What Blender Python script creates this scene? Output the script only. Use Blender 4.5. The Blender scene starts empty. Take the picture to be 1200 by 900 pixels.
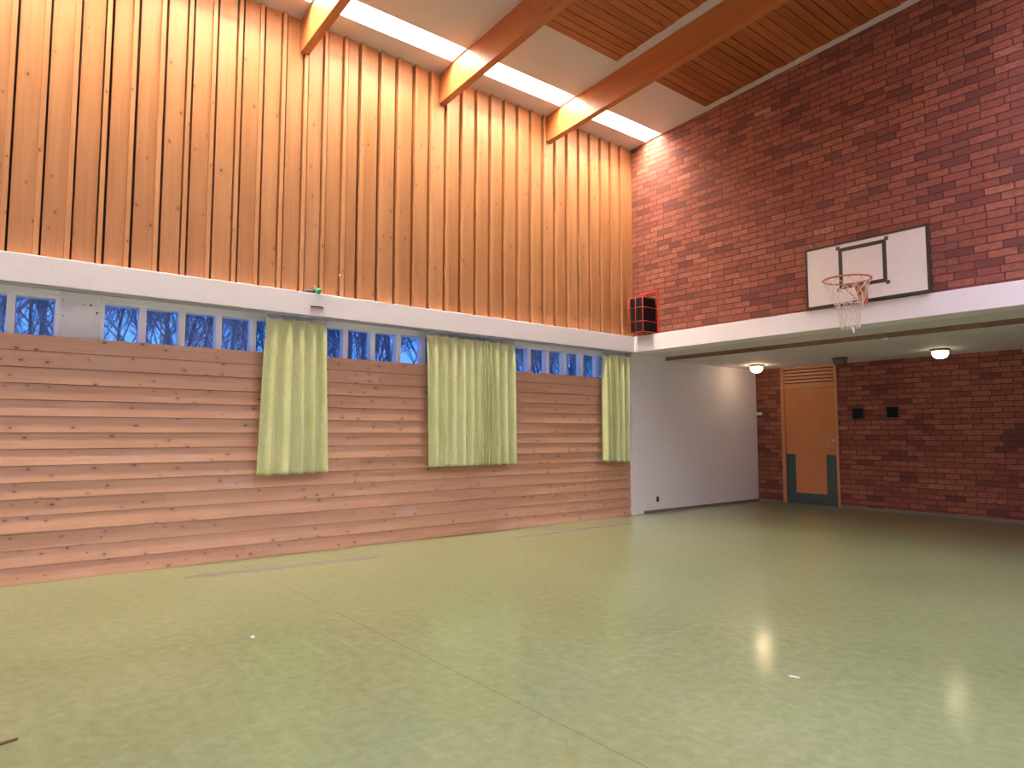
import bpy, math, random
from mathutils import Vector, Matrix
random.seed(11)
R = random.Random(5)
C = bpy.context.scene.collection
sc = bpy.context.scene

# ------------------------------------------------------------------ helpers
class MB:
    """collects shapes and links them as one mesh object"""
    def __init__(s): s.v=[]; s.f=[]; s.uv=[]; s.t=[]; s.m=[]; s.sm=[]
    def poly(s, pts, uvs=None, tint=.5, mi=0, smooth=False):
        b=len(s.v); s.v += [tuple(p) for p in pts]; s.f.append(tuple(range(b,b+len(pts))))
        s.uv += (uvs or [(p[0],p[1]) for p in pts]); s.t.append(tint); s.m.append(mi); s.sm.append(smooth)
    def box(s, x0,x1,y0,y1,z0,z1, ax=1, tint=None, off=None, mi=0):
        if tint is None: tint=R.random()
        if off is None: off=(R.uniform(0,40),R.uniform(0,40))
        P=[(x,y,z) for x in (x0,x1) for y in (y0,y1) for z in (z0,z1)]
        F=[((0,1,3,2),0),((4,6,7,5),0),((0,4,5,1),1),((2,3,7,6),1),((0,2,6,4),2),((1,5,7,3),2)]
        for idx,n in F:
            ps=[P[i] for i in idx]; uv=[]
            for p in ps:
                if n==ax:
                    o=[i for i in range(3) if i!=ax]; uv.append((p[o[0]]+off[0],p[o[1]]+off[1]))
                else:
                    o=[i for i in range(3) if i not in (ax,n)][0]
                    uv.append((p[ax]+off[0],p[o]+off[1]+n*3.1))
            s.poly(ps,uv,tint,mi)
    def prism(s, prof, y0, y1, tint=None, mi=0, off=None):
        """profile of (x,z) points, counter-clockwise seen from -y, run along y"""
        if tint is None: tint=R.random()
        if off is None: off=(R.uniform(0,40),R.uniform(0,40))
        n=len(prof); acc=0
        for i in range(n):
            a=prof[i]; b=prof[(i+1)%n]; L=math.hypot(b[0]-a[0],b[1]-a[1])
            s.poly([(a[0],y0,a[1]),(b[0],y0,b[1]),(b[0],y1,b[1]),(a[0],y1,a[1])][::-1],
                   [(y0+off[0],acc+off[1]),(y0+off[0],acc+L+off[1]),(y1+off[0],acc+L+off[1]),(y1+off[0],acc+off[1])][::-1],tint,mi)
            acc+=L
        s.poly([(a[0],y0,a[1]) for a in prof],None,tint,mi); s.poly([(a[0],y1,a[1]) for a in prof][::-1],None,tint,mi)
    def tube(s, pts, r, n=8, closed=False, mi=0, tint=.5, caps=True):
        pts=[Vector(p) for p in pts]; N=len(pts); rs=r if isinstance(r,(list,tuple)) else [r]*N
        rings=[]; prev=None
        for i,p in enumerate(pts):
            if closed: t=(pts[(i+1)%N]-pts[i-1])
            else: t=pts[min(i+1,N-1)]-pts[max(i-1,0)]
            t.normalize()
            if prev is None:
                a=Vector((0,0,1)) if abs(t.z)<.9 else Vector((1,0,0)); prev=t.cross(a).normalized()
            u=(prev-t*prev.dot(t)).normalized(); w=t.cross(u); prev=u
            rings.append([p+(u*math.cos(k*2*math.pi/n)+w*math.sin(k*2*math.pi/n))*rs[i] for k in range(n)])
        b=len(s.v); 
        for rg in rings: s.v += [tuple(q) for q in rg]
        M=N if closed else N-1
        for i in range(M):
            for k in range(n):
                j=(i+1)%N; k2=(k+1)%n
                s.f.append((b+i*n+k,b+i*n+k2,b+j*n+k2,b+j*n+k)); s.uv += [(i*.1,k/n),(i*.1,(k+1)/n),((i+1)*.1,(k+1)/n),((i+1)*.1,k/n)]
                s.t.append(tint); s.m.append(mi); s.sm.append(True)
        if not closed and caps:
            for i,rev in ((0,True),(N-1,False)):
                idx=[b+i*n+k for k in range(n)]
                s.f.append(tuple(idx[::-1] if rev else idx)); s.uv += [(0,0)]*n; s.t.append(tint); s.m.append(mi); s.sm.append(False)
    def lathe(s, prof, c, n=32, mi=0, smooth=True, axis='z'):
        """profile (r,h) revolved about a vertical (or y) axis through c"""
        b=len(s.v); m=len(prof)
        for r,h in prof:
            for k in range(n):
                a=k*2*math.pi/n
                if axis=='z': s.v.append((c[0]+r*math.cos(a),c[1]+r*math.sin(a),c[2]+h))
                else: s.v.append((c[0]+r*math.cos(a),c[1]-h,c[2]+r*math.sin(a)))
        for i in range(m-1):
            for k in range(n):
                k2=(k+1)%n
                s.f.append((b+i*n+k,b+i*n+k2,b+(i+1)*n+k2,b+(i+1)*n+k)); s.uv += [(0,0)]*4; s.t.append(.5); s.m.append(mi); s.sm.append(smooth)
        for i,rev in ((0,True),(m-1,False)):
            if prof[i][0]>1e-4:
                idx=[b+i*n+k for k in range(n)]
                s.f.append(tuple(idx[::-1] if rev else idx)); s.uv += [(0,0)]*n; s.t.append(.5); s.m.append(mi); s.sm.append(False)
    def build(s, name, mats, parent=None, loc=None, bevel=0, recalc=True):
        me=bpy.data.meshes.new(name); me.from_pydata(s.v,[],s.f)
        ul=me.uv_layers.new(name='UVMap'); ul.data.foreach_set('uv',[c for q in s.uv for c in q])
        at=me.attributes.new('tint','FLOAT','FACE'); at.data.foreach_set('value',s.t)
        if not isinstance(mats,(list,tuple)): mats=[mats]
        for m in mats: me.materials.append(m)
        me.polygons.foreach_set('material_index',s.m); me.polygons.foreach_set('use_smooth',s.sm)
        me.update()
        if recalc:
            import bmesh
            bm=bmesh.new(); bm.from_mesh(me); bmesh.ops.remove_doubles(bm,verts=bm.verts,dist=1e-5)
            bmesh.ops.recalc_face_normals(bm,faces=bm.faces); bm.to_mesh(me); bm.free()
        o=bpy.data.objects.new(name,me); C.objects.link(o)
        if loc is not None:
            me.transform(Matrix.Translation(-Vector(loc))); 
            if parent is None: o.location=loc
        if parent is not None:
            o.parent=parent
            me.transform(Matrix.Translation(-Vector(parent.location)))
            if parent.parent is not None: me.transform(Matrix.Translation(-Vector(parent.parent.location)))
        if bevel:
            b=o.modifiers.new('bevel','BEVEL'); b.width=bevel; b.segments=2; b.limit_method='ANGLE'; b.angle_limit=math.radians(40)
        return o
def struct(o): o['kind']='structure'; return o
def tag(o,label,cat,group=None):
    o['label']=label; o['category']=cat
    if group: o['group']=group
    return o
def thing(name,label,cat,loc,group=None):
    o=bpy.data.objects.new(name,None); o.location=loc; o.empty_display_size=.1; C.objects.link(o)
    return tag(o,label,cat,group)

# ------------------------------------------------------------------ materials
def newmat(name):
    m=bpy.data.materials.new(name); m.use_nodes=True; nt=m.node_tree; return m,nt,nt.nodes['Principled BSDF']
def nd(nt,t,**k):
    n=nt.nodes.new(t)
    for a,b in k.items():
        if a in n.inputs.keys(): n.inputs[a].default_value=b
        else: setattr(n,a,b)
    return n
def mth(nt,op,a,b=None,clamp=False):
    n=nt.nodes.new('ShaderNodeMath'); n.operation=op; n.use_clamp=clamp
    for i,x in enumerate((a,b)):
        if x is None: continue
        if isinstance(x,(int,float)): n.inputs[i].default_value=x
        else: nt.links.new(x,n.inputs[i])
    return n.outputs[0]
def mixc(nt,f,a,b,mode='MIX'):
    n=nt.nodes.new('ShaderNodeMix'); n.data_type='RGBA'; n.blend_type=mode
    for i,x in ((0,f),(6,a),(7,b)):
        if isinstance(x,(int,float)): n.inputs[i].default_value=x
        elif isinstance(x,tuple): n.inputs[i].default_value=(*x,1)
        else: nt.links.new(x,n.inputs[i])
    return n.outputs[2]
def ramp(nt,src,stops):
    n=nt.nodes.new('ShaderNodeValToRGB'); e=n.color_ramp.elements
    while len(e)<len(stops): e.new(.5)
    for q,(p,c) in zip(e,stops): q.position=p; q.color=(*c,1)
    nt.links.new(src,n.inputs[0]); return n.outputs[0]
def bump(nt,b,h,dist,strength=1.0):
    n=nd(nt,'ShaderNodeBump'); n.inputs['Distance'].default_value=dist; n.inputs['Strength'].default_value=strength
    nt.links.new(h,n.inputs['Height']); nt.links.new(n.outputs[0],b.inputs['Normal'])
def plain(name,col,rough=.5,metal=0,noise=0,bmp=0,nscale=40):
    m,nt,b=newmat(name); b.inputs['Base Color'].default_value=(*col,1); b.inputs['Roughness'].default_value=rough; b.inputs['Metallic'].default_value=metal
    tc=nd(nt,'ShaderNodeTexCoord')
    nz=nd(nt,'ShaderNodeTexNoise',Scale=nscale,Detail=4.0); nt.links.new(tc.outputs['Object'],nz.inputs['Vector'])
    if noise:
        c=ramp(nt,nz.outputs[0],[(.3,tuple(x*(1-noise) for x in col)),(.7,tuple(min(1,x*(1+noise)) for x in col))]); nt.links.new(c,b.inputs['Base Color'])
    if bmp: bump(nt,b,nz.outputs[0],bmp)
    return m
def emit(name,col,st):
    m=bpy.data.materials.new(name); m.use_nodes=True; nt=m.node_tree; b=nt.nodes['Principled BSDF']
    b.inputs['Base Color'].default_value=(.8,.8,.8,1); b.inputs['Emission Color'].default_value=(*col,1); b.inputs['Emission Strength'].default_value=st
    return m
def wood(name,dark,mid,light,rough=.45,knots=.5,gap=None,tintamt=.35,stain=0):
    m,nt,b=newmat(name); b.inputs['Roughness'].default_value=rough
    uv=nd(nt,'ShaderNodeUVMap'); at=nd(nt,'ShaderNodeAttribute',attribute_name='tint')
    def mp(sx,sy):
        n=nd(nt,'ShaderNodeMapping'); n.inputs['Scale'].default_value=(sx,sy,1); nt.links.new(uv.outputs[0],n.inputs[0]); return n.outputs[0]
    g=nd(nt,'ShaderNodeTexNoise',Scale=1.0,Detail=5.0,Roughness=.6,Distortion=.4); nt.links.new(mp(1.3,28),g.inputs['Vector'])
    g2=nd(nt,'ShaderNodeTexNoise',Scale=1.0,Detail=2.0); nt.links.new(mp(.7,5),g2.inputs['Vector'])
    f=mth(nt,'ADD',mth(nt,'MULTIPLY',g.outputs[0],.55),mth(nt,'MULTIPLY',g2.outputs[0],.45))
    f=mth(nt,'ADD',f,mth(nt,'MULTIPLY',mth(nt,'SUBTRACT',at.outputs['Fac'],.5),tintamt))
    c=ramp(nt,f,[(.28,dark),(.5,mid),(.74,light)])
    if knots:
        v=nd(nt,'ShaderNodeTexVoronoi',Scale=1.0,Randomness=1.0,voronoi_dimensions='2D'); nt.links.new(mp(6.0,9.0),v.inputs['Vector'])
        sepc=nd(nt,'ShaderNodeSeparateColor'); nt.links.new(v.outputs['Color'],sepc.inputs[0])
        on=mth(nt,'LESS_THAN',sepc.outputs[0],knots)
        sz=mth(nt,'ADD',mth(nt,'MULTIPLY',sepc.outputs[1],.08),.05)
        k=mth(nt,'SUBTRACT',1.0,mth(nt,'DIVIDE',v.outputs['Distance'],sz),True)
        k=mth(nt,'MULTIPLY',mth(nt,'MULTIPLY',k,1.8,True),on)
        c=mixc(nt,k,c,tuple(x*.28 for x in dark))
        halo=mth(nt,'MULTIPLY',mth(nt,'SUBTRACT',1.0,mth(nt,'DIVIDE',v.outputs['Distance'],mth(nt,'MULTIPLY',sz,3.2)),True),on)
        c=mixc(nt,mth(nt,'MULTIPLY',halo,.35),c,tuple(x*.6 for x in dark))
    if stain:
        w=nd(nt,'ShaderNodeTexNoise',Scale=1.0,Detail=3.0); nt.links.new(mp(1.1,3),w.inputs['Vector'])
        tc=nd(nt,'ShaderNodeTexCoord'); 
        s2=mth(nt,'MULTIPLY',mth(nt,'SUBTRACT',w.outputs[0],.6,True),stain,True)
        c=mixc(nt,s2,c,(.55,.42,.38))
    nt.links.new(c,b.inputs['Base Color'])
    bump(nt,b,g.outputs[0],.0015,.5)
    return m
def brick(name):
    m,nt,b=newmat(name); b.inputs['Roughness'].default_value=.85; b.inputs['Specular IOR Level'].default_value=.25
    uv=nd(nt,'ShaderNodeUVMap')
    wob=nd(nt,'ShaderNodeTexNoise',Scale=9.0,Detail=2.0); nt.links.new(uv.outputs[0],wob.inputs['Vector'])
    vm=nd(nt,'ShaderNodeVectorMath',operation='MULTIPLY_ADD'); nt.links.new(wob.outputs['Color'],vm.inputs[0]); vm.inputs[1].default_value=(.012,.008,0); nt.links.new(uv.outputs[0],vm.inputs[2])
    bt=nd(nt,'ShaderNodeTexBrick',Scale=1.0); bt.offset=.46; bt.offset_frequency=2; bt.squash=.8; bt.squash_frequency=7
    nt.links.new(vm.outputs[0],bt.inputs['Vector'])
    for k,v in (('Brick Width',.268),('Row Height',.0855),('Mortar Size',.0068),('Mortar Smooth',.35),('Bias',0.0)): bt.inputs[k].default_value=v
    bt.inputs['Color1'].default_value=(0,0,0,1); bt.inputs['Color2'].default_value=(1,1,1,1); bt.inputs['Mortar'].default_value=(.5,.5,.5,1)
    n1=nd(nt,'ShaderNodeTexNoise',Scale=1.1,Detail=3.0); nt.links.new(uv.outputs[0],n1.inputs['Vector'])
    n2=nd(nt,'ShaderNodeTexNoise',Scale=20.0,Detail=5.0); nt.links.new(uv.outputs[0],n2.inputs['Vector'])
    f=mth(nt,'ADD',bt.outputs['Color'],mth(nt,'MULTIPLY',mth(nt,'SUBTRACT',n1.outputs[0],.5),.40))
    f=mth(nt,'DIVIDE',f,1.15)
    c=ramp(nt,f,[(.05,(.145,.045,.041)),(.22,(.230,.068,.051)),(.5,(.285,.090,.062)),(.85,(.330,.116,.076)),(.88,(.36,.145,.10)),(.97,(.45,.24,.19))])
    c=mixc(nt,mth(nt,'MULTIPLY',mth(nt,'SUBTRACT',n2.outputs[0],.42,True),2.0,True),c,(.13,.046,.038))
    c=mixc(nt,bt.outputs['Fac'],c,(.085,.038,.033))
    nt.links.new(c,b.inputs['Base Color'])
    h=mth(nt,'SUBTRACT',mth(nt,'MULTIPLY',n2.outputs[0],.35),bt.outputs['Fac'])
    bump(nt,b,h,.008,.9)
    return m
def floor_mat():
    m,nt,b=newmat('olive_linoleum')
    tc=nd(nt,'ShaderNodeTexCoord'); P=tc.outputs['Object']
    def mp(s,rot=0):
        n=nd(nt,'ShaderNodeMapping'); n.inputs['Scale'].default_value=s; n.inputs['Rotation'].default_value=(0,0,rot); nt.links.new(P,n.inputs[0]); return n.outputs[0]
    a=nd(nt,'ShaderNodeTexNoise',Scale=14.0,Detail=6.0,Roughness=.7); nt.links.new(mp((1,1,1)),a.inputs['Vector'])
    l=nd(nt,'ShaderNodeTexNoise',Scale=.7,Detail=3.0); nt.links.new(P,l.inputs['Vector'])
    s1=nd(nt,'ShaderNodeTexNoise',Scale=1.0,Detail=3.0,Distortion=.3); nt.links.new(mp((1.0,16,1),.5),s1.inputs['Vector'])
    s2=nd(nt,'ShaderNodeTexNoise',Scale=1.0,Detail=3.0,Distortion=.3); nt.links.new(mp((14,1.2,1),.25),s2.inputs['Vector'])
    f=mth(nt,'ADD',mth(nt,'MULTIPLY',a.outputs[0],.7),mth(nt,'MULTIPLY',l.outputs[0],.3))
    c=ramp(nt,f,[(.3,(.150,.182,.080)),(.5,(.190,.222,.106)),(.7,(.240,.268,.140))])
    sc_=mth(nt,'MULTIPLY',mth(nt,'SUBTRACT',mth(nt,'MAXIMUM',s1.outputs[0],s2.outputs[0]),.62,True),2.2,True)
    c=mixc(nt,mth(nt,'MULTIPLY',sc_,.45),c,(.34,.36,.26))
    sp=nd(nt,'ShaderNodeSeparateXYZ'); nt.links.new(P,sp.inputs[0])
    seam=mth(nt,'LESS_THAN',mth(nt,'ABSOLUTE',mth(nt,'ADD',sp.outputs[1],6.1)),.0035)
    c=mixc(nt,mth(nt,'MULTIPLY',seam,.6),c,(.10,.095,.05))
    df=nd(nt,'ShaderNodeBsdfDiffuse'); gl=nd(nt,'ShaderNodeBsdfGlossy'); mx=nd(nt,'ShaderNodeMixShader')
    nt.links.new(c,df.inputs['Color']); gl.inputs['Color'].default_value=(.95,.95,.95,1)
    nt.links.new(mth(nt,'ADD',mth(nt,'MULTIPLY',a.outputs[0],.08),.105),gl.inputs['Roughness'])
    fr=nd(nt,'ShaderNodeFresnel',IOR=1.5); F=fr.outputs[0]; Fs=mth(nt,'MINIMUM',F,.24); nt.links.new(Fs,mx.inputs[0])
    gr=nd(nt,'ShaderNodeBsdfGlossy',Roughness=.30); gr.inputs['Color'].default_value=(.9,.9,.9,1); m2=nd(nt,'ShaderNodeMixShader')
    nt.links.new(mth(nt,'DIVIDE',mth(nt,'SUBTRACT',F,Fs),mth(nt,'SUBTRACT',1.0,Fs),True),m2.inputs[0]); nt.links.new(df.outputs[0],m2.inputs[1]); nt.links.new(gr.outputs[0],m2.inputs[2])
    nt.links.new(m2.outputs[0],mx.inputs[1]); nt.links.new(gl.outputs[0],mx.inputs[2]); nt.links.new(mx.outputs[0],nt.nodes['Material Output'].inputs[0])
    w=nd(nt,'ShaderNodeTexNoise',Scale=2.6,Detail=2.0); nt.links.new(P,w.inputs['Vector'])
    w2=nd(nt,'ShaderNodeTexNoise',Scale=38.0,Detail=2.0); nt.links.new(P,w2.inputs['Vector'])
    def off(n,amp):
        a_=nd(nt,'ShaderNodeVectorMath',operation='SUBTRACT'); nt.links.new(n.outputs['Color'],a_.inputs[0]); a_.inputs[1].default_value=(.5,.5,.5)
        c_=nd(nt,'ShaderNodeVectorMath',operation='MULTIPLY'); nt.links.new(a_.outputs[0],c_.inputs[0]); c_.inputs[1].default_value=(amp,amp,0); return c_.outputs[0]
    g_=nd(nt,'ShaderNodeNewGeometry')
    a1=nd(nt,'ShaderNodeVectorMath',operation='ADD'); nt.links.new(off(w,.012),a1.inputs[0]); nt.links.new(off(w2,.02),a1.inputs[1])
    a2=nd(nt,'ShaderNodeVectorMath',operation='ADD'); nt.links.new(a1.outputs[0],a2.inputs[0]); nt.links.new(g_.outputs['Normal'],a2.inputs[1])
    a3=nd(nt,'ShaderNodeVectorMath',operation='NORMALIZE'); nt.links.new(a2.outputs[0],a3.inputs[0]); nt.links.new(a3.outputs[0],gl.inputs['Normal']); nt.links.new(a3.outputs[0],gr.inputs['Normal']); nt.nodes.remove(b)
    return m
def curtain_mat(name,k=1.0):
    m,nt,b=newmat(name)
    uv=nd(nt,'ShaderNodeUVMap')
    mp=nd(nt,'ShaderNodeMapping'); mp.inputs['Scale'].default_value=(60,14,1); nt.links.new(uv.outputs[0],mp.inputs[0])
    n=nd(nt,'ShaderNodeTexNoise',Scale=1.0,Detail=5.0,Roughness=.7); nt.links.new(mp.outputs[0],n.inputs['Vector'])
    n2=nd(nt,'ShaderNodeTexNoise',Scale=3.0,Detail=3.0); nt.links.new(uv.outputs[0],n2.inputs['Vector'])
    f=mth(nt,'ADD',mth(nt,'MULTIPLY',n.outputs[0],.65),mth(nt,'MULTIPLY',n2.outputs[0],.35))
    c=ramp(nt,f,[(.33,(.41*k,.45*k,.20*k)),(.5,(.51*k,.54*k,.265*k)),(.68,(.61*k,.62*k,.34*k))])
    nt.links.new(c,b.inputs['Base Color']); b.inputs['Roughness'].default_value=.42
    b.inputs['Sheen Weight'].default_value=.35; b.inputs['Sheen Roughness'].default_value=.4
    bump(nt,b,n.outputs[0],.002,.5)
    return m
def glass_mat():
    m=bpy.data.materials.new('window_glass'); m.use_nodes=True; nt=m.node_tree; nt.nodes.remove(nt.nodes['Principled BSDF'])
    t=nd(nt,'ShaderNodeBsdfTransparent'); g=nd(nt,'ShaderNodeBsdfGlossy',Roughness=.02); fr=nd(nt,'ShaderNodeFresnel',IOR=1.45)
    t.inputs[0].default_value=(.93,.95,.97,1)
    mx=nd(nt,'ShaderNodeMixShader'); mx.inputs[0].default_value=.05; nt.links.new(t.outputs[0],mx.inputs[1]); nt.links.new(g.outputs[0],mx.inputs[2])
    nt.links.new(mx.outputs[0],nt.nodes['Material Output'].inputs[0]); return m

M={}
M['boards']=wood('vertical_pine_boards',(.40,.168,.064),(.475,.213,.088),(.55,.265,.122),.42,.12,tintamt=.22)
M['lap']=wood('lap_pine_boards',(.42,.218,.130),(.51,.280,.175),(.60,.345,.225),.38,.36,tintamt=.2,stain=2.4)
M['beam']=wood('glulam_beam',(.33,.098,.028),(.40,.128,.040),(.47,.165,.057),.35,.05,tintamt=.2)
M['ceilwood']=wood('ceiling_planks',(.22,.060,.016),(.30,.085,.024),(.38,.120,.036),.5,.12,tintamt=.28)
M['doorwood']=wood('door_veneer',(.42,.145,.050),(.47,.17,.06),(.52,.195,.072),.35,0,tintamt=.1)
M['frame_wood']=wood('door_frame_wood',(.42,.165,.065),(.50,.20,.085),(.56,.25,.11),.4,.05)
M['gap']=plain('gap_shade_brown',(.05,.015,.006),.8)  # dark brown carries the shade inside gaps, grooves and behind the louvre
M['brick']=brick('red_brick')
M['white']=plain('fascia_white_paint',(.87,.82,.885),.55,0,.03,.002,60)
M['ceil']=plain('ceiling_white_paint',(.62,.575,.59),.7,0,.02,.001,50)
M['plaster']=plain('alcove_plaster',(.82,.77,.80),.65,0,.04,.002,25)
M['alceil']=plain('alcove_ceiling_paint',(.74,.69,.725),.7,0,.03,.001,25)
M['wframe']=plain('window_white_paint',(.87,.87,.94),.4)
M['blank']=plain('blank_panel_paint',(.82,.81,.87),.5,0,.06,.001,9)
M['strip']=plain('brown_edge_strip',(.20,.11,.065),.6,0,.2,0,20)
M['base']=plain('grey_skirting',(.17,.15,.135),.5,0,.1)
M['floor']=floor_mat()
M['cA']=curtain_mat('lime_curtain_fabric')
M['cB']=curtain_mat('lime_curtain_fabric_deep',.93)
M['rail']=plain('curtain_rail_grey',(.34,.33,.35),.4)
M['glider']=plain('glider_plastic',(.25,.25,.27),.4)
M['glass']=glass_mat()
M['black']=plain('black_paint',(.025,.018,.018),.5)
M['board']=plain('backboard_white',(.82,.76,.74),.4,0,.02,0,8)
M['orange']=plain('rim_orange_paint',(.55,.14,.06),.45,0,.25,0,30)
M['net']=plain('net_cord',(.72,.62,.52),.8)
M['steel']=plain('steel',(.55,.53,.5),.3,1)
M['red']=plain('red_cage_paint',(.55,.05,.03),.4)
M['spk']=plain('speaker_black',(.010,.008,.010),.6,0,.1)
M['grille']=plain('speaker_grille',(.014,.010,.012),.7,0,.3,.002,300)
M['lampbase']=plain('lamp_base_grey',(.30,.25,.20),.4)
M['green']=plain('door_kick_green',(.035,.070,.075),.45,0,.08)
M['tape']=plain('floor_tape_grey',(.165,.148,.130),.95,0,.12,0,40)
M['tape'].node_tree.nodes['Principled BSDF'].inputs['Specular IOR Level'].default_value=.05
M['bark']=plain('tree_bark',(.22,.24,.26),.9,0,.2)
M['ground']=plain('winter_ground',(.5,.52,.56),.9,0,.1,0,1)
M['plastic']=plain('white_plastic',(.78,.76,.74),.4)
M['brownp']=plain('outlet_brown',(.06,.04,.03),.4)
M['vframe']=plain('vent_frame_grey',(.075,.048,.045),.5)
M['vdark']=plain('vent_black',(.008,.010,.016),.5)
M['tubelight']=emit('fluorescent_diffuser',(1.0,.88,.70),92.0)
M['tubecool']=emit('fill_diffuser_cool',(.90,.88,1.12),54.0)
M['housing']=plain('light_housing_white',(.85,.83,.8),.5)
M['globe_on']=emit('lit_globe',(1.0,.70,.42),17.0)
M['globe_on2']=emit('lit_globe_warm',(1.0,.80,.45),6.0)
M['globe_off']=plain('unlit_globe',(.12,.09,.08),.2)
M['toyg']=plain('toy_green',(.01,.26,.13),.4,0,.4,0,60)
M['toyn']=plain('toy_navy',(.02,.025,.05),.5)
M['woodchip']=plain('brown_splinter',(.16,.075,.025),.7)
M['paper']=plain('white_scrap',(.85,.83,.78),.7)

for q_ in ('vdark','spk','grille'): M[q_].node_tree.nodes['Principled BSDF'].inputs['Specular IOR Level'].default_value=.12
# ------------------------------------------------------------------ room
XR, YB, D = 12.4, -13.0, 3.712
UW, BW = -.1207, .119            # upper boards front, brick front
ZE, SL = 6.033, .0659
FB, FT = 2.605, 2.861            # fascia
PC = -.10
ZA = 2.546                       # alcove ceiling
zc=lambda x: ZE+SL*(x-UW)

mb=MB(); mb.box(-.4,XR+.2,YB-.2,D+.3,-.1,0); struct(mb.build('floor',M['floor']))

# upper left wall: boards with battens over deep gaps
px=[-8.121,-7.882,-7.65,-7.399,-7.177,-6.933,-6.682,-6.45,-6.191,-5.966,-5.714,-5.461,-5.225,-4.979,-4.759,-4.496,-4.259,-4.012,-3.771,-3.527,-3.285,-3.04,-2.799,-2.562,-2.313,-2.068,-1.823,-1.587,-1.344,-1.093,-.854,-.613,-.382,-.152]
both=[-7.399,-6.682,-6.191]
bats=[]
y=px[0]-.243
while y>YB: bats.append((y,.001,.020)); y-=.243
bats=bats[::-1]
for i,q in enumerate(px):
    if q in both: g=(.014,.027)
    elif i<3: g=(0.001,.020)
    elif i<10: g=(0.001,.029)
    elif i<14: g=(.016,.020)
    else: g=(.032,.005)
    bats.append((q,)+g)
mb=MB(); prev=YB
for (q,gl,gr) in bats:
    hw=.020+R.uniform(-.002,.003)
    t=R.random()
    mb.box(-.175,UW+R.uniform(-.002,.002),prev,q-hw-gl,FT,6.2,ax=2,tint=t)
    mb.box(-.175,UW+.030+R.uniform(-.003,.003),q-hw,q+hw,FT,6.2,ax=2,tint=min(1,R.random()*.6+.4))
    prev=q+hw+gr
mb.box(-.175,UW,prev,BW,FT,6.2,ax=2)
mb.box(-.4,-.176,YB,BW,FT,6.3,ax=2,mi=1)
struct(mb.build('wall_left_upper',[M['boards'],M['gap']]))

# white fascia beams
mb=MB(); mb.box(-.4,0,YB,0,FB,FT); struct(mb.build('trim_1',M['white'],bevel=.006))
mb=MB(); mb.box(-.4,XR,0,.35,FB,FT); struct(mb.build('trim_2',M['white'],bevel=.006))

# brick wall above the recess
mb=MB()
mb.poly([(-.3,BW,FT),(XR,BW,FT),(XR,BW,7.2),(-.3,BW,7.2)],[(-.3,FT),(XR,FT),(XR,7.2),(-.3,7.2)])
mb.poly([(-.3,.35,FT),(-.3,.35,7.2),(XR,.35,7.2),(XR,.35,FT)],None)
mb.poly([(-.3,BW,7.2),(XR,BW,7.2),(XR,.35,7.2),(-.3,.35,7.2)],None)
mb.poly([(-.3,BW,FT),(-.3,.35,FT),(XR,.35,FT),(XR,BW,FT)],None)
struct(mb.build('wall_right',M['brick'],recalc=False))

# lower left wall: lap boards
mb=MB(); n=15; h=2.172/n; x0=PC-.018
for i in range(n):
    z=i*h; y=YB; 
    lip=R.uniform(.010,.021)
    while y<0:
        L=R.uniform(2.4,4.6); y1=min(0,y+L)
        if 0-y1<.6: y1=0
        d=R.uniform(-.0015,.0015); 
        mb.prism([(x0-.02,z+.005),(x0+.006,z+.005),(x0+.006,z+.002),(x0+lip+d,z+.002),(x0+lip+d-.001,z+.014),(x0+d*.3,z+h-.0015),(x0-.02,z+h-.0015)],y+.0006,y1)
        y=y1
mb.box(-.42,x0-.015,YB,0,0,2.165,mi=1)
struct(mb.build('wall_left',[M['lap'],M['gap']]))

# recess: side wall, pillar, back wall, ceiling
mb=MB(); mb.box(-.4,PC,0,.30,0,FB); struct(mb.build('trim_3',M['plaster']))
mb=MB(); mb.box(-.4,PC-.012,.30,D+.2,0,FB); struct(mb.build('wall_recess',M['plaster']))
mb=MB()
DX0,DX1=.40,1.47
def bq(xa,xb,za,zb): mb.poly([(xa,D,za),(xb,D,za),(xb,D,zb),(xa,D,zb)],[(xa+.1,za),(xb+.1,za),(xb+.1,zb),(xa+.1,zb)])
bq(-.3,DX0,0,2.7); bq(DX1,XR,0,2.7)
mb.poly([(DX0,D,0),(DX0,D,2.7),(DX0,D+.15,2.7),(DX0,D+.15,0)],None); mb.poly([(DX1,D,0),(DX1,D+.15,0),(DX1,D+.15,2.7),(DX1,D,2.7)],None)
mb.poly([(-.3,D+.15,0),(-.3,D+.15,2.7),(XR,D+.15,2.7),(XR,D+.15,0)],None)
struct(mb.build('wall_back',M['brick'],recalc=False))
mb=MB(); mb.box(-.112,XR,.35,.95,FB,2.9); mb.box(-.112,XR,.95,D+.2,ZA,2.9); struct(mb.build('ceiling_recess',M['alceil']))
mb=MB(); mb.box(-.111,XR,.928,.9495,ZA-.004,FB); struct(mb.build('trim_4',M['strip']))
mb=MB(); mb.box(PC-.012,PC+.002,.302,D,0,.045); struct(mb.build('baseboard_left',M['base']))
mb=MB(); mb.box(PC+.002,DX0-.005,D-.015,D,0,.045); mb.box(DX1+.005,XR,D-.015,D,0,.045); struct(mb.build('baseboard_back',M['base']))

# unseen sides of the hall
mb=MB(); mb.box(XR,XR+.2,YB-.2,D+.2,0,7.3); struct(mb.build('wall_far_right',M['plaster']))
mb=MB(); mb.box(-.4,XR,YB-.2,YB,0,7.3); struct(mb.build('wall_behind',M['plaster']))

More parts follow.
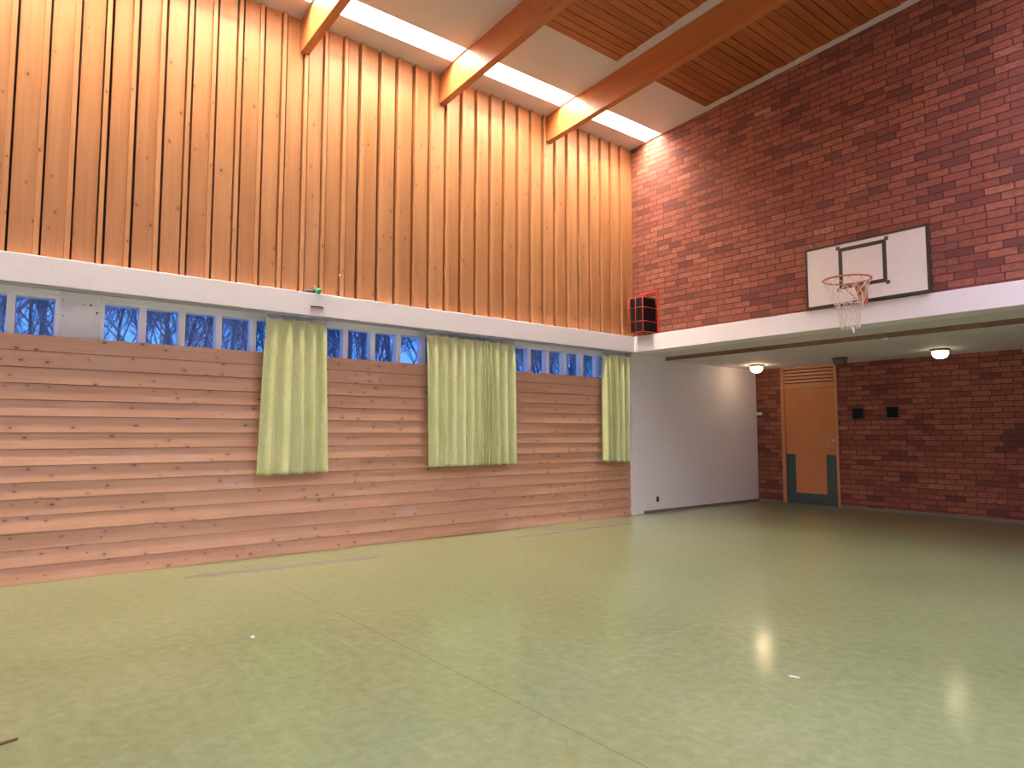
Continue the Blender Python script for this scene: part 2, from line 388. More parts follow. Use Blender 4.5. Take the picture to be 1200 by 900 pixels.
# ------------------------------------------------------------------ main ceiling with recessed strip lights
beams_y=[-1.79+1.872*k for k in range(0,-6,-1)]
bays=[(-1.69,BW-.01)]+[(b-1.872+.10,b) for b in beams_y[:-1]]
rows=[(.215,.53),(6.35,6.67),(9.2,9.52)]  # middle row inferred from the lit brick, last row added as fill
xs=[-.4]+[v for r in rows for v in r]+[XR+.2]
ys=sorted([YB-.2,.4]+[v for a,b in bays for v in (a+.02,b-.02)])
mb=MB(); lightcells=[]
for i in range(len(xs)-1):
    for j in range(len(ys)-1):
        xa,xb,ya,yb=xs[i],xs[i+1],ys[j],ys[j+1]
        isrow=any(abs(xa-r[0])<1e-6 for r in rows); isbay=any(abs(ya-(a+.02))<1e-6 for a,b in bays)
        if isrow and isbay: lightcells.append((xa,xb,ya,yb)); continue
        P=[(x,y,zc(x)+dz) for dz in (0,.03) for x,y in ((xa,ya),(xb,ya),(xb,yb),(xa,yb))]
        for f in ((3,2,1,0),(4,5,6,7),(0,1,5,4),(1,2,6,5),(2,3,7,6),(3,0,4,7)): mb.poly([P[k] for k in f])
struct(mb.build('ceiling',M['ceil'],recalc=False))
mb=MB(); P=[(-.5,YB-.3,6.9),(XR+.3,YB-.3,7.6),(XR+.3,.5,7.6),(-.5,.5,6.9)]
mb.poly([(p[0],p[1],p[2]-.3) for p in P]); mb.poly(P[::-1]); struct(mb.build('roof',M['gap']))
tint_lab={}
def striplight(c,label):
    xa,xb,ya,yb=c; loc=((xa+xb)/2,(ya+yb)/2,zc((xa+xb)/2))
    t=thing('strip_light',label,'ceiling light',loc,'recessed ceiling strip lights')
    H=.32 if xa<1 else .19
    g=.002; m=MB(); z=lambda x,d: zc(x)+d
    A=[(xa+g,ya+g),(xb-g,ya+g),(xb-g,yb-g),(xa+g,yb-g)]
    for k in range(4):
        p,q=A[k],A[(k+1)%4]
        m.poly([(*p,z(p[0],.001)),(*q,z(q[0],.001)),(*q,z(q[0],H)),(*p,z(p[0],H))][::-1])
    m.poly([(*p,z(p[0],H)) for p in A][::-1])
    ho=m.build('housing',M['housing'],t,recalc=False)
    sm=ho.modifiers.new('solid','SOLIDIFY'); sm.thickness=.004; sm.offset=-1
    d=MB(); e=.012
    B=[(xa+e,ya+e),(xb-e,ya+e),(xb-e,yb-e),(xa+e,yb-e)]
    lo=[(*p,z(p[0],H-.055)) for p in B]; hi=[(*p,z(p[0],H-.045)) for p in B]
    d.poly(lo[::-1]); d.poly(hi)
    for k in range(4): d.poly([lo[k],lo[(k+1)%4],hi[(k+1)%4],hi[k]])
    d.build('diffuser',M['tubelight' if xa<1 else 'tubecool'],t)
    return t
vis=0
for c in sorted(lightcells,key=lambda c:(c[0],-c[2])):
    if c[0]<1:
        k=round((c[2]+1.67)/-1.872)
        lab={0:'short glowing strip light between the last beam and the brick wall',1:'glowing strip light between the middle and last roof beams',2:'long glowing strip light between the first two roof beams, cut by the photo top'}.get(k,'glowing strip light above the wooden wall nearer than the first roof beam')
    else: lab='unseen fill strip light in a far ceiling row away from the wooden wall'
    striplight(c,lab)

# roof beams
bl={0:'orange laminated timber roof beam nearest the brick wall',1:'middle of the three orange timber roof beams',2:'short visible end of timber roof beam furthest from the brick wall'}
for k,b in enumerate(beams_y[:5]):
    m=MB(); x1=XR-.02; y0,y1=b,b+.10; off=(R.uniform(0,9),R.uniform(0,9))
    def P(x,y,d): return (x,y,zc(x)+d)
    xe=UW+.002
    lo,hi=-.40,-.002
    pr=[P(xe,0,lo),P(x1,0,lo),P(x1,0,hi),P(xe,0,hi)]
    for yy,rev in ((y0,0),(y1,1)):
        q=[(p[0],yy,p[2]) for p in pr]; uv=[(p[0]+off[0],p[2]-SL*p[0]+off[1]+yy*7) for p in pr]
        m.poly(q[::-1] if rev else q,uv[::-1] if rev else uv,.5)
    for i in range(4):
        a,c_=pr[i],pr[(i+1)%4]
        q=[(a[0],y0,a[2]),(a[0],y1,a[2]),(c_[0],y1,c_[2]),(c_[0],y0,c_[2])]
        m.poly(q,[(v[0]+off[0],v[1]+(v[2] if i in(1,3) else 0)+off[1]+5) for v in q],.5)
    o=m.build('roof_beam',M['beam'],loc=(xe,b+.05,zc(xe)-.4),bevel=.004)
    tag(o,bl.get(k,'timber roof beam over the near end of the hall, outside the photo'),'roof beam','laminated roof beams')

# plank panels on the ceiling
def ceilpanel(ya,yb,jag,label,xa=1.47,xb=5.9):
    m=MB(); x=xa; pitch=.1165
    while x<xb:
        t=R.random(); e=yb-jag+R.uniform(-.008,.008); dz=-.030+R.uniform(-.003,.003); o=(R.uniform(0,9),R.uniform(0,9))
        xq=x+pitch-.010
        if x>xb-.01: break
        P=[(X,Y,zc(X)+d) for d in (dz,-.001) for X,Y in ((x,ya),(xq,ya),(xq,e),(x,e))]
        for f in ((3,2,1,0),(4,5,6,7),(0,1,5,4),(1,2,6,5),(2,3,7,6),(3,0,4,7)):
            q=[P[k] for k in f]; m.poly(q,[(v[1]+o[0],v[0]+v[2]*.5+o[1]) for v in q],t)
        x+=pitch
    P=[(X,Y,zc(X)-.002) for X,Y in ((xa+.004,ya),(xb-.1,ya),(xb-.1,yb-jag-.03),(xa+.004,yb-jag-.03))]; m.poly(P[::-1],None,.5,1)
    o=m.build('ceiling_panel',[M['ceilwood'],M['gap']],loc=((xa+xb)/2,(ya+yb)/2,zc(xa)-.04),recalc=False)
    tag(o,label,'ceiling panel','dark plank panels on the white ceiling')
ceilpanel(beams_y[1]+.10,beams_y[0],.18,'dark brown plank ceiling panel between the middle and last roof beams')
ceilpanel(beams_y[0]+.10,BW,.165,'dark brown plank ceiling panel between the last roof beam and brick wall')

# ------------------------------------------------------------------ windows under the fascia
WX=-.20
ZS,ZT=2.10,2.523
pitch=.3535
def window(name,y0,y1,lefts,jl,jr):
    """y0..y1 outer size; lefts: left edges of panes"""
    w=bpy.data.objects.new(name,None); w.location=(WX,(y0+y1)/2,ZS); C.objects.link(w); w['kind']='structure'
    m=MB()
    m.box(-.31,WX,y0,y1,ZT,FB-.001); m.box(-.31,WX,y0,y1,ZS-.02,ZS+.035)
    m.box(-.31,WX,y0,lefts[0],ZS+.035,ZT); m.box(-.31,WX,lefts[-1]+pitch-.062,y1,ZS+.035,ZT)
    m.box(WX,WX+.006,y0,y1,2.555,FB-.001)
    m.build('window_frame',M['wframe'],w,bevel=.002)
    for a,b in zip(lefts[:-1],lefts[1:]):
        q=MB(); q.box(-.30,WX-.001,b-.062,b,ZS+.035,ZT); q.build('mullion',M['wframe'],w,bevel=.002)
    for a in lefts:
        q=MB(); q.box(-.292,-.287,a-.008,a+pitch-.054,ZS+.03,ZT+.005); q.build('pane',M['glass'],w)
L1=[-7.997-pitch*k for k in range(13,-1,-1)]
window('window_1',YB,-7.667,L1,0,0)
L2=[-7.317+pitch*k for k in range(20)]
window('window_2',-7.352,0,L2,0,0)
b=MB(); b.box(-.31,WX-.004,-7.665,-7.354,ZS-.02,FB-.001)
for yy,zz,r in ((-7.42,2.53,.010),(-7.475,2.525,.008),(-7.395,2.46,.011),(-7.648,2.555,.006),(-7.36,2.56,.006),(-7.648,2.40,.006),(-7.645,2.52,.006)):
    b.lathe([(r,0),(r*.6,.004),(0.0,.005)],(0,0,0),8) if False else None
o=b.build('trim_5',M['blank'],bevel=.002); struct(o)
for yy,zz,r in ((-7.43,2.500,.009),(-7.49,2.497,.006),(-7.378,2.432,.010),(-7.645,2.52,.006),(-7.642,2.38,.006)):
    q=MB(); q.lathe([(r,-.0015),(r*.7,.0),(0.0,.001)],(0,0,0),8); 
    q.v=[(WX-.004+(-v[2]*-1)+.0015, yy+v[0]*.8, zz+v[1]*1.3) for v in q.v]
    s=q.build('screw_mark',M['vframe'],o)

# curtain rail along the fascia soffit
m=MB(); m.box(-.052,-.022,YB,-.02,2.581,2.6045); m.box(-.046,-.028,YB,-.02,2.577,2.5815)
o=m.build('curtain_rail',M['rail'],loc=(-.037,-6.5,2.58)); tag(o,'long thin grey curtain rail under the white fascia, above the curtains','curtain rail')

# ------------------------------------------------------------------ curtains
def curtain(label,y0t,y1t,y0b,y1b,zt,zb0,zb1,folds,mat,gather=None,seed=1,sag=.02):
    r=random.Random(seed); t=thing('curtain',label,'curtain',(-.037,(y0b+y1b)/2,(zb0+zb1)/2),'lime green curtains along the windows')
    NU,NV=170,46; m=MB(); grid=[]
    ph=[r.uniform(0,6.28) for _ in range(5)]; wts=[r.uniform(.6,1.2) for _ in range(40)]
    for j in range(NV+1):
        v=j/NV; row=[]
        for i in range(NU+1):
            u=i/NU
            uu=u
            if gather: # bunch cloth towards one spot
                a,s=gather; uu=u
            y=(y0t+(y1t-y0t)*u)*(1-v)+(y0b+(y1b-y0b)*u)*v
            fph=2*math.pi*folds*(u+.018*math.sin(5*u+ph[0])+.012*v*math.sin(3*u+ph[1]))
            if gather: fph+=2*math.pi*2.5*(.5+.5*math.tanh((u-gather[0])/gather[1]))
            w=wts[int(u*folds)%40]*(1-(u*folds)%1)+wts[(int(u*folds)+1)%40]*((u*folds)%1)
            pin=.35+.65*min(1,v*5)
            amp=.027*w*(pin+.15*v)
            x=amp*math.sin(fph+ph[2])+.006*math.sin(fph*2.3+ph[3])*v+.006*math.sin(2*math.pi*1.3*u+ph[4]+v)*v
            y+=.012*math.cos(fph+ph[2])*min(1,v*4)
            if gather:
                a,s=gather; gg=math.exp(-((u-a)/s)**2)
                x+=gg*.008
            zt_=zt-sag*(abs(math.sin(math.pi*folds*.9*u))**.8)*.7
            zb=zb0+(zb1-zb0)*u+.006*math.sin(fph)
            z=zt_+(zb-zt_)*v
            row.append((-.036+x+.075*v,y,z))
        grid.append(row)
    W=abs(y1b-y0b)*1.5; H=zt-zb0
    for j in range(NV):
        for i in range(NU):
            m.poly([grid[j][i],grid[j+1][i],grid[j+1][i+1],grid[j][i+1]],[(i/NU*W,-j/NV*H),(i/NU*W,-(j+1)/NV*H),((i+1)/NU*W,-(j+1)/NV*H),((i+1)/NU*W,-j/NV*H)],.5,0,True)
    o=m.build('cloth',mat,t); s=o.modifiers.new('thick','SOLIDIFY'); s.thickness=.0018; s.offset=0
    ng=max(4,int(folds*1.05))
    for k in range(ng):
        u=(k+.04)/(ng-.92); y=y0t+(y1t-y0t)*min(u,1)
        q=MB(); q.tube([(-.037,y,2.5815),(-.037,y,zt+.004),(-.030,y,zt-.006),(-.030,y,zt-.02)],.0032,6)
        q.box(-.043,-.031,y-.007,y+.007,2.570,2.580); q.build('glider',M['glider'],t)
    return t
curtain('narrow lime green curtain hanging alone, furthest left',-5.85,-5.182,-5.925,-5.164,2.556,.865,.876,5,M['cA'],None,3,.035)
curtain('flat spread lime green curtain, left one of the touching pair',-3.87,-3.05,-3.881,-3.09,2.548,.893,.892,6,M['cA'],None,8,.02)
curtain('lime green curtain with bunched folds, right one of the touching pair',-3.085,-2.455,-3.12,-2.496,2.546,.889,.885,4,M['cB'],(.22,.12),12,.02)
curtain('lime green curtain beside the white wall in the room corner',-.69,-.04,-.765,-.147,2.543,.876,.862,4.5,M['cB'],(.3,.12),21,.02)

# ------------------------------------------------------------------ basketball board, hoop, net
BY0,BY1=-.05,-.022; bx0,bx1,bz0,bz1=2.905,4.321,2.868,3.64
t=thing('basketball_board','white basketball backboard with black square on the brick wall','backboard',((bx0+bx1)/2,-.03,bz0))
m=MB(); m.box(bx0+.02,bx1-.02,BY0,BY1,bz0+.02,bz1-.02); m.build('panel',M['board'],t)
m=MB()
for a in ((bx0,bx1,bz0,bz0+.028),(bx0,bx1,bz1-.028,bz1),(bx0,bx0+.028,bz0+.028,bz1-.028),(bx1-.028,bx1,bz0+.028,bz1-.028)): m.box(a[0],a[1],BY0-.006,BY1+.004,a[2],a[3])
m.build('border',M['black'],t,bevel=.002)
m=MB(); s0,s1,q0,q1=3.325,3.877,3.058,3.566; w=.045
for a in ((s0,s1,q1-w,q1),(s0,s1,q0,q0+w),(s0,s0+w,q0+w,q1-w),(s1-w,s1,q0+w,q1-w)): m.box(a[0],a[1],BY0-.003,BY0+.001,a[2],a[3])
m.build('target_square',M['black'],t)
for cx,cz in ((s0-.004,q1+.004),(s1+.004,q1+.004),(s1+.004,q0-.004),(s0-.004,q0-.004)):
    q=MB(); q.box(cx-.022,cx+.022,BY0-.005,BY0+.001,cz-.022,cz+.022); q.build('corner_tape',M['vframe'],t)
for xx in (3.15,4.05):
    q=MB(); q.box(xx-.03,xx+.03,BY1+.004,BW,2.90,3.58); q.build('wall_batten',M['frame_wood'],t)
hx,hy,hz,hr=3.65,-.565,3.048,.248
px_=3.60
h=thing('basketball_hoop','orange basketball hoop with white net in front of the backboard','basketball hoop',(hx,BY0,hz))
m=MB(); m.tube([(hx+hr*math.cos(a*math.pi/24),hy+hr*math.sin(a*math.pi/24),hz) for a in range(48)],.0105,8,True); m.build('rim',M['orange'],h)
m=MB()
for s in (-1,1): m.tube([(px_+s*.045,BY0-.006,hz-.01),(hx+s*.07,hy+hr*.95,hz-.006)],.010,8); m.tube([(px_+s*.03,BY0-.01,hz-.19),(hx+s*.15,hy+.20,hz-.012)],.006,8)
m.box(px_-.045,px_+.06,BY0-.27,BY0-.005,hz-.014,hz-.006)
m.build('support_arm',M['orange'],h)
m=MB(); m.box(px_-.055,px_+.055,BY0-.012,BY0-.0005,hz-.215,hz+.02)
m.tube([(px_-.045,BY0-.013,hz-.1),(px_-.045,BY0-.1,hz-.012)],.01,6); m.tube([(px_+.045,BY0-.013,hz-.1),(px_+.045,BY0-.1,hz-.012)],.01,6)
m.build('mounting_plate',M['orange'],h,bevel=.002)
for s in range(12):
    m=MB(); a=s*math.pi/6; c_,sn=math.cos(a),math.sin(a)
    m.tube([(hx+(hr-.012)*c_,hy+(hr-.012)*sn,hz-.004),(hx+hr*c_,hy+hr*sn,hz-.022),(hx+(hr+.012)*c_,hy+(hr+.012)*sn,hz-.004)],.003,5)
    m.build('net_hook',M['orange'],h)
m=MB(); NL=9; prof=[(0,hr-.005),(.06,.222),(.13,.195),(.2,.168),(.27,.142),(.33,.124),(.40,.112),(.47,.104),(.54,.098)]
def npt(l,k):
    d,r=prof[l]; a=(k+.5*(l%2))*2*math.pi/12+.03*l; j=random.Random(l*31+k).uniform(-.006,.006)
    return (hx+.015*(d/.5)+(r+j)*math.cos(a),hy+(r+j)*math.sin(a),hz-.02-d)
for l in range(NL-1):
    for k in range(12):
        a=npt(l,k)
        for k2 in ((k,k+1) if l%2 else (k-1,k)):
            b_=npt(l+1,k2)
            m.tube([a,b_],.0035,5,caps=False)
    if l==4:
        for k in range(12): m.tube([npt(l,k),npt(l,k+1)],.004,5,caps=False)
a=npt(NL-1,10); m.tube([a,(a[0],a[1],a[2]-.04),(a[0]+.004,a[1],a[2]-.075)],[.006,.012,.009],6)
m.build('net',M['net'],h)

# ------------------------------------------------------------------ speaker in its red cage
sx0,sx1,sy0,sy1,sz0,sz1=.108,.372,-.222,.085,2.895,3.425
sp=thing('loudspeaker','black loudspeaker inside the red wire cage in the corner','loudspeaker',((sx0+sx1)/2,0,sz0))
m=MB(); m.box(sx0,sx1,sy0+.012,sy1,sz0,sz1); m.build('cabinet',M['spk'],sp,bevel=.006)
m=MB(); m.box(sx0+.012,sx1-.012,sy0,sy0+.014,sz0+.012,sz1-.012); m.build('grille',M['grille'],sp,bevel=.004)
m=MB(); m.box(sx0+.06,sx1-.06,sy1,BW,sz0+.15,sz1-.15); m.build('bracket',M['spk'],sp)
cg=thing('speaker_cage','red wire cage around the loudspeaker on the brick wall','cage',(.24,BW,2.87))
X0,X1,Y0,Y1=.095,.385,-.235,BW-.008; 
def T(x,y): return 3.55-(Y1-y)/(Y1-Y0)*.11
m=MB(); bz=2.872
m.tube([(X0-.03,Y1,bz),(X1+.02,Y1,bz),(X1+.02,Y1,3.56),(X0-.03,Y1,3.56)],.011,6,True); m.box(X1+.010,X1+.032,Y1-.012,BW,bz-.0,3.565); m.box(X0-.05,X1+.032,Y1-.012,BW,3.553,3.575)
m.build('back_frame',M['red'],cg)
for x in (X0,(X0+X1)/2,X1):
    m=MB(); m.tube([(x,Y1,bz+.01),(x,Y0,bz+.01),(x,Y0,T(x,Y0)),(x,Y1,T(x,Y1))],.0075,6); m.build('wire',M['red'],cg)
for z in (bz+.01,3.05,3.27,3.43):
    m=MB(); m.tube([(X0,Y1,z),(X0,Y0,z),(X1,Y0,z),(X1,Y1,z)],.0075,6); m.build('wire',M['red'],cg)
for y in (-.06,):
    m=MB(); m.tube([(X0,y,bz+.01),(X1,y,bz+.01)],.0075,6); m.build('wire',M['red'],cg); m=MB(); m.tube([(X0,y,T(0,y)),(X1,y,T(0,y))],.0075,6); m.build('wire',M['red'],cg)

# ------------------------------------------------------------------ small things on the left fascia and wall
pl=MB(); pl.box(0,.006,-5.392,-5.236,2.688,2.722)
o=thing('mounting_clip','small grey metal clip plate screwed to the white fascia','clip',(0,-5.31,2.705)); pl.build('plate',M['steel'],o,bevel=.004)
q=MB(); q.tube([(.008,-5.385,2.705),(.016,-5.33,2.708),(.018,-5.28,2.712),(.008,-5.245,2.703)],.007,8); q.build('spring',M['vframe'],o)
o=thing('toy','small green and dark blue object lying on the white ledge','toy',(-.02,-5.33,FT))
m=MB(); pr=[(.002,0),(.012,.03),(.02,.08),(.024,.12)]
m.tube([(-.045,-5.46+d,FT+.006+r*.9) for r,d in pr]+[(-.02,-5.325,FT+.024)],[r for r,d in pr]+[.02],10); m.build('dark_tail',M['toyn'],o)
m=MB()
rr=random.Random(4)
m.lathe([(0.001,-.034),(.018,-.030),(.030,-.015),(.034,.0),(.030,.015),(.016,.03),(0.001,.033)],(0.0,-5.302,FT+.03),14)
m.v=[(x+rr.uniform(-.007,.007),y+rr.uniform(-.007,.007),max(FT+.001 if x<0 else 0,z+rr.uniform(-.006,.006))) for x,y,z in m.v]
m.build('green_head',M['toyg'],o)
m=MB(); m.tube([(-.01,-5.325,FT+.04),(-.01,-5.333,FT+.07),(-.012,-5.345,FT+.088)],[.004,.004,.003],6); m.build('pale_tip',M['paper'],o)
m=MB(); m.lathe([(.018,0),(.018,.006),(.010,.012),(.012,.026),(.006,.031),(0.0005,.032)],(0,0,0),14); m.v=[(UW+v[2],-4.995+v[0],3.135+v[1]) for v in m.v]
tag(m.build('wall_peg',M['plastic'],loc=(UW,-4.995,3.135)),'small round white knob on the vertical wooden boards','peg')

# ------------------------------------------------------------------ door with louvre
d=bpy.data.objects.new('door_1',None); d.location=((DX0+DX1)/2,D,0); C.objects.link(d); d['kind']='structure'
m=MB(); m.box(DX0,DX0+.07,D-.01,D+.10,0,ZA,ax=2); m.box(DX1-.045,DX1,D-.01,D+.10,0,ZA,ax=2); m.box(DX0+.07,DX1-.045,D-.01,D+.10,2.15,2.19,ax=0); m.box(DX0+.07,DX1-.045,D-.01,D+.10,2.505,ZA,ax=0)
m.build('door_frame',M['frame_wood'],d,bevel=.003)
m=MB(); m.box(DX0+.072,DX1-.047,D+.012,D+.055,.012,2.148,ax=2); m.build('leaf',M['doorwood'],d,bevel=.002)
m=MB()
for k in range(5): m.box(DX0+.071,DX1-.046,D+.008,D+.05,2.195+k*.0625,2.238+k*.0625,ax=0)
m.build('louvre',M['frame_wood'],d)
m=MB(); m.box(DX0+.07,DX1-.045,D+.10,D+.12,2.15,ZA); m.build('backing',M['gap'],d)
m=MB(); m.box(DX0+.076,DX0+.255,D+.007,D+.0125,.015,.922); m.box(DX1-.235,DX1-.051,D+.007,D+.0125,.015,.922); m.box(DX0+.255,DX1-.235,D+.007,D+.0125,.015,.212)
kp=m.build('kick_plate',M['green'],d); kp['label']='dark green U-shaped kick plate'
m=MB(); m.lathe([(.026,0),(.026,.008),(.011,.012),(.011,.05),(0.001,.05)],(1.372,D+.012,1.06),16,axis='y'); m.tube([(1.372,D-.035,1.06),(1.35,D-.04,1.06),(1.285,D-.038,1.058)],.009,8); m.build('handle',M['steel'],d)
m=MB(); m.lathe([(.026,0),(.026,.010),(.018,.022),(0.001,.024)],(1.375,D+.012,1.183),16,axis='y'); m.build('lock',M['steel'],d)
m=MB(); m.box(DX0,DX1,D-.02,D+.1,0,.012); m.build('threshold',M['base'],d)

# switch box, vents, outlet
o=thing('switch_box','small white switch box on the brick between corner and door','switch',(-.045,D,1.69))
m=MB(); m.box(-.095,.01,D-.04,D,1.663,1.715); m.build('cover',M['plastic'],o,bevel=.005)
m=MB(); m.box(-.06,-.03,D-.044,D-.039,1.677,1.70); m.build('rocker',M['plastic'],o)
for (xa,xb,za,zb),lab in (((1.728,1.909,1.563,1.737),'small black square vent on the brick nearest the door'),((2.288,2.472,1.572,1.750),'small black square vent on the brick further from the door')):
    o=thing('air_vent',lab,'vent',((xa+xb)/2,D,(za+zb)/2),'black square vents on the back wall')
    m=MB(); 
    for a in ((xa-.02,xb+.02,za-.02,za),(xa-.02,xb+.02,zb,zb+.02),(xa-.02,xa,za,zb),(xb,xb+.02,za,zb)): m.box(a[0],a[1],D-.012,D,a[2],a[3])
    m.build('frame',M['vframe'],o)
    m=MB(); m.box(xa,xb,D-.002,D,za,zb)
    for k in range(7):
        z=za+.012+k*(zb-za-.024)/6; m.box(xa,xb,D-.009,D-.002,z-.004,z+.004)
    m.build('grille',M['vdark'],o)
o=thing('wall_outlet','small dark outlet low on the pale side wall','outlet',(PC-.012,.66,.215))
m=MB(); m.lathe([(.036,0),(.036,.008),(.028,.014),(0.001,.014)],(0,0,0),20); m.v=[(PC-.012+v[2],.66+v[0]*.9,.215+v[1]*1.35) for v in m.v]; m.build('cover',M['brownp'],o)
for s in (-1,1):
    q=MB(); q.lathe([(.005,0),(.005,.003),(0.001,.003)],(0,0,0),10); q.v=[(PC+.0015+v[2],.66+v[0],.215+s*.012+v[1]) for v in q.v]; q.build('socket_hole',M['vdark'],o)

# dome lamps
def lamp(x,y,label,mat,base,on=True):
    t=thing('ceiling_dome_lamp',label,'ceiling lamp',(x,y,ZA),'round dome lamps on the low ceiling')
    m=MB(); m.lathe([(.10,0),(.122,-.008),(.122,-.028),(.108,-.034),(.04,-.034)][::-1],(x,y,ZA),32); m.build('base',base,t)
    m=MB(); m.lathe([(.106,-.034),(.108,-.05),(.104,-.08),(.092,-.108),(.07,-.128),(.04,-.14),(.0005,-.143)],(x,y,ZA),32); m.build('globe',mat,t)
    return t
lamp(.46,2.80,'glowing white dome lamp above the side wall corner, left of the door',M['globe_on'],M['lampbase'])
lamp(1.98,2.77,'unlit dark dome lamp on the low ceiling, right of the door',M['globe_off'],M['vframe'])
lamp(3.43,2.80,'glowing yellow dome lamp right of the basketball hoop, below the backboard',M['globe_on2'],M['lampbase'])
o=thing('ceiling_clip','tiny white clip on the brown ceiling edge strip','clip',(3.44,.93,ZA-.02)); m=MB(); m.box(3.40,3.48,.915,.965,ZA-.03,ZA-.0045); m.build('body',M['plastic'],o,bevel=.006)
q=MB(); q.tube([(3.44,.94,ZA-.03),(3.44,.94,ZA-.045),(3.45,.93,ZA-.05)],.005,6); q.build('hook',M['plastic'],o)

# floor marks and litter
def strip(pts,w,name,label,cat,mat,h=.0012,grp=None):
    m=MB(); rr=random.Random(len(pts)*7+int(pts[0][1]*100)); 
    L=[];N=26
    (xa,ya),(xb,yb)=pts
    for i in range(N+1):
        u=i/N; e=min(1,min(u,1-u)*8+.25); c=(xa+(xb-xa)*u,ya+(yb-ya)*u); ww=w*.5*e*rr.uniform(.7,1.1)
        L.append(((c[0]-ww,c[1]),(c[0]+ww,c[1])))
    for i in range(N):
        (a,b),(c,d_)=L[i],L[i+1]
        top=[(*a,h),(*b,h),(*d_,h),(*c,h)]; m.poly(top); m.poly([(p[0],p[1],.0002) for p in top][::-1])
        m.poly([(*a,.0002),(*a,h),(*c,h),(*c,.0002)]); m.poly([(*b,.0002),(*d_,.0002),(*d_,h),(*b,h)])
    return tag(m.build(name,mat,loc=((xa+xb)/2,(ya+yb)/2,0)),label,cat,grp)
strip([(.47,-6.69),(.64,-4.78)],.15,'floor_tape','worn grey tape strip on the floor below the leftmost curtain','tape',M['tape'],grp='worn tape strips beside the wooden wall')
strip([(.50,-2.92),(.52,-.71)],.13,'floor_tape','worn grey tape strip on the floor near the room corner','tape',M['tape'],grp='worn tape strips beside the wooden wall')
m=MB(); m.tube([(3.518,-8.12,.006),(3.515,-8.06,.007),(3.50,-8.01,.006)],[.006,.008,.005],6); tag(m.build('wood_splinter',M['woodchip'],loc=(3.515,-8.05,0)),'brown splinter lying on the floor at the left photo edge','splinter')
m=MB(); m.tube([(5.158,-4.745,.004),(5.18,-4.735,.005),(5.207,-4.724,.004)],.004,6); tag(m.build('paper_scrap',M['paper'],loc=(5.18,-4.735,0)),'thin white paper scrap on the floor below the lamp reflection','scrap')
m=MB(); m.lathe([(.012,0),(.014,.004),(.008,.009),(.001,.010)],(2.664,-6.772,.0003),9); tag(m.build('paper_crumb',M['paper'],loc=(2.664,-6.772,0)),'tiny white crumb on the floor, left of the middle','crumb')

# ------------------------------------------------------------------ outdoors: bare trees at dusk
m=MB(); m.box(-60,-.45,-60,40,-.6,-.5); struct(m.build('ground',M['ground']))
def treemesh(seed):
    r=random.Random(seed); m=MB()
    def grow(p,dv,L,rad,lev):
        n=3; pts=[p]; rs=[rad]
        for i in range(n):
            dv=(dv+Vector((r.uniform(-.16,.16),r.uniform(-.16,.16),r.uniform(-.02,.12)))).normalized(); p=p+dv*(L/n); pts.append(p); rs.append(rad*(1-.45*(i+1)/n))
        m.tube(pts,[max(q,.006) for q in rs],5 if lev<2 else 3,caps=False)
        if lev>=4: return
        k=[9,6,5,3][lev]
        for i in range(k):
            u=r.uniform(.3,1) if lev else .22+.75*(i+.5)/k
            q=pts[min(n-1,int(u*n))].lerp(pts[min(n,int(u*n)+1)],u*n-int(u*n))
            ax=Vector((r.uniform(-1,1),r.uniform(-1,1),r.uniform(-.1,.75))).normalized()
            grow(q,(dv*.6+ax*.8).normalized(),L*r.uniform(.42,.62),rad*(.46 if lev else .36),lev+1)
    grow(Vector((0,0,0)),Vector((0,0,1)),7.5,.075,0)
    return m
protos=[treemesh(s).build('bare_tree',M['bark'],recalc=False) for s in (2,9,17,31)]
k=0; rt=random.Random(77)
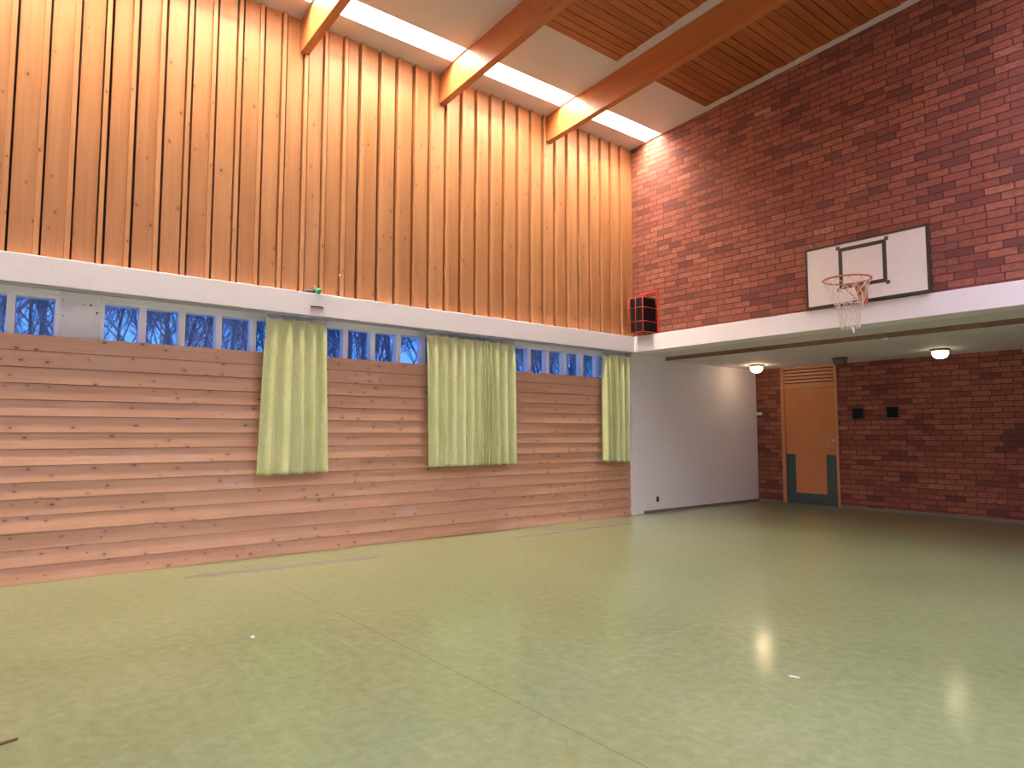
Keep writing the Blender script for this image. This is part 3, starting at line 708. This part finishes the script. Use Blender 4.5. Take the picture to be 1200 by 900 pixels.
for i in range(80):
    base=protos[i%4]
    o=base if i<4 else base.copy()
    if i>=4: C.objects.link(o)
    dist=rt.uniform(13,42)
    # spread over the wedge of ground the windows look out on
    a=-9.6+ ((i*37)%80+.5)/80*10.2+rt.uniform(-.3,.3)
    yy=-8.2+(a+8.2)*(dist+7.1)/7.3
    s=rt.uniform(.85,1.35)*(.8+dist/50)
    o.location=(-dist,yy,-.5); o.rotation_euler=(0,0,rt.uniform(0,6.28)); o.scale=(s,s,s)
    tag(o,'bare leafless tree outside the windows in blue dusk','tree','bare trees outside the windows')

# ------------------------------------------------------------------ dusk sky
w=bpy.data.worlds.new('dusk'); sc.world=w; w.use_nodes=True; nt=w.node_tree; bg=nt.nodes['Background']
tc=nd(nt,'ShaderNodeTexCoord'); sp_=nd(nt,'ShaderNodeSeparateXYZ'); nt.links.new(tc.outputs['Generated'],sp_.inputs[0])
nz=nd(nt,'ShaderNodeTexNoise',Scale=6.0,Detail=3.0); nt.links.new(tc.outputs['Generated'],nz.inputs['Vector'])
col=ramp(nt,mth(nt,'ADD',sp_.outputs[2],mth(nt,'MULTIPLY',mth(nt,'SUBTRACT',nz.outputs[0],.5),.15)),[(0.0,(.13,.36,1.0)),(.25,(.085,.29,.95)),(1.0,(.05,.17,.7))])
nt.links.new(col,bg.inputs[0]); bg.inputs[1].default_value=1.4

# ------------------------------------------------------------------ camera
f,yaw,pit,rol=780.303,math.radians(51.3761),math.radians(4.2538),math.radians(.0428)
fw=Vector((-math.sin(yaw)*math.cos(pit),math.cos(yaw)*math.cos(pit),math.sin(pit))); rt_=Vector((math.cos(yaw),math.sin(yaw),0)); up=rt_.cross(fw)
r2=rt_*math.cos(rol)+up*math.sin(rol); u2=-rt_*math.sin(rol)+up*math.cos(rol)
cam=bpy.data.cameras.new('camera'); co=bpy.data.objects.new('camera',cam); C.objects.link(co)
mt=Matrix((r2,u2,-fw)).transposed().to_4x4(); mt.translation=(7.1046,-8.2004,1.3); co.matrix_world=mt
cam.sensor_width=36; cam.lens=f/1200*36; cam.clip_end=200
sc.camera=co
sc.view_settings.view_transform='Standard'; sc.view_settings.look='None'; sc.view_settings.gamma=1; sc.view_settings.use_curve_mapping=False
sc.view_settings.exposure=0.4
sc.cycles.max_bounces=8; sc.cycles.diffuse_bounces=5; sc.cycles.glossy_bounces=4; sc.cycles.transparent_max_bounces=12
sc.cycles.use_denoising=True
sc.cycles.sample_clamp_indirect=6.0
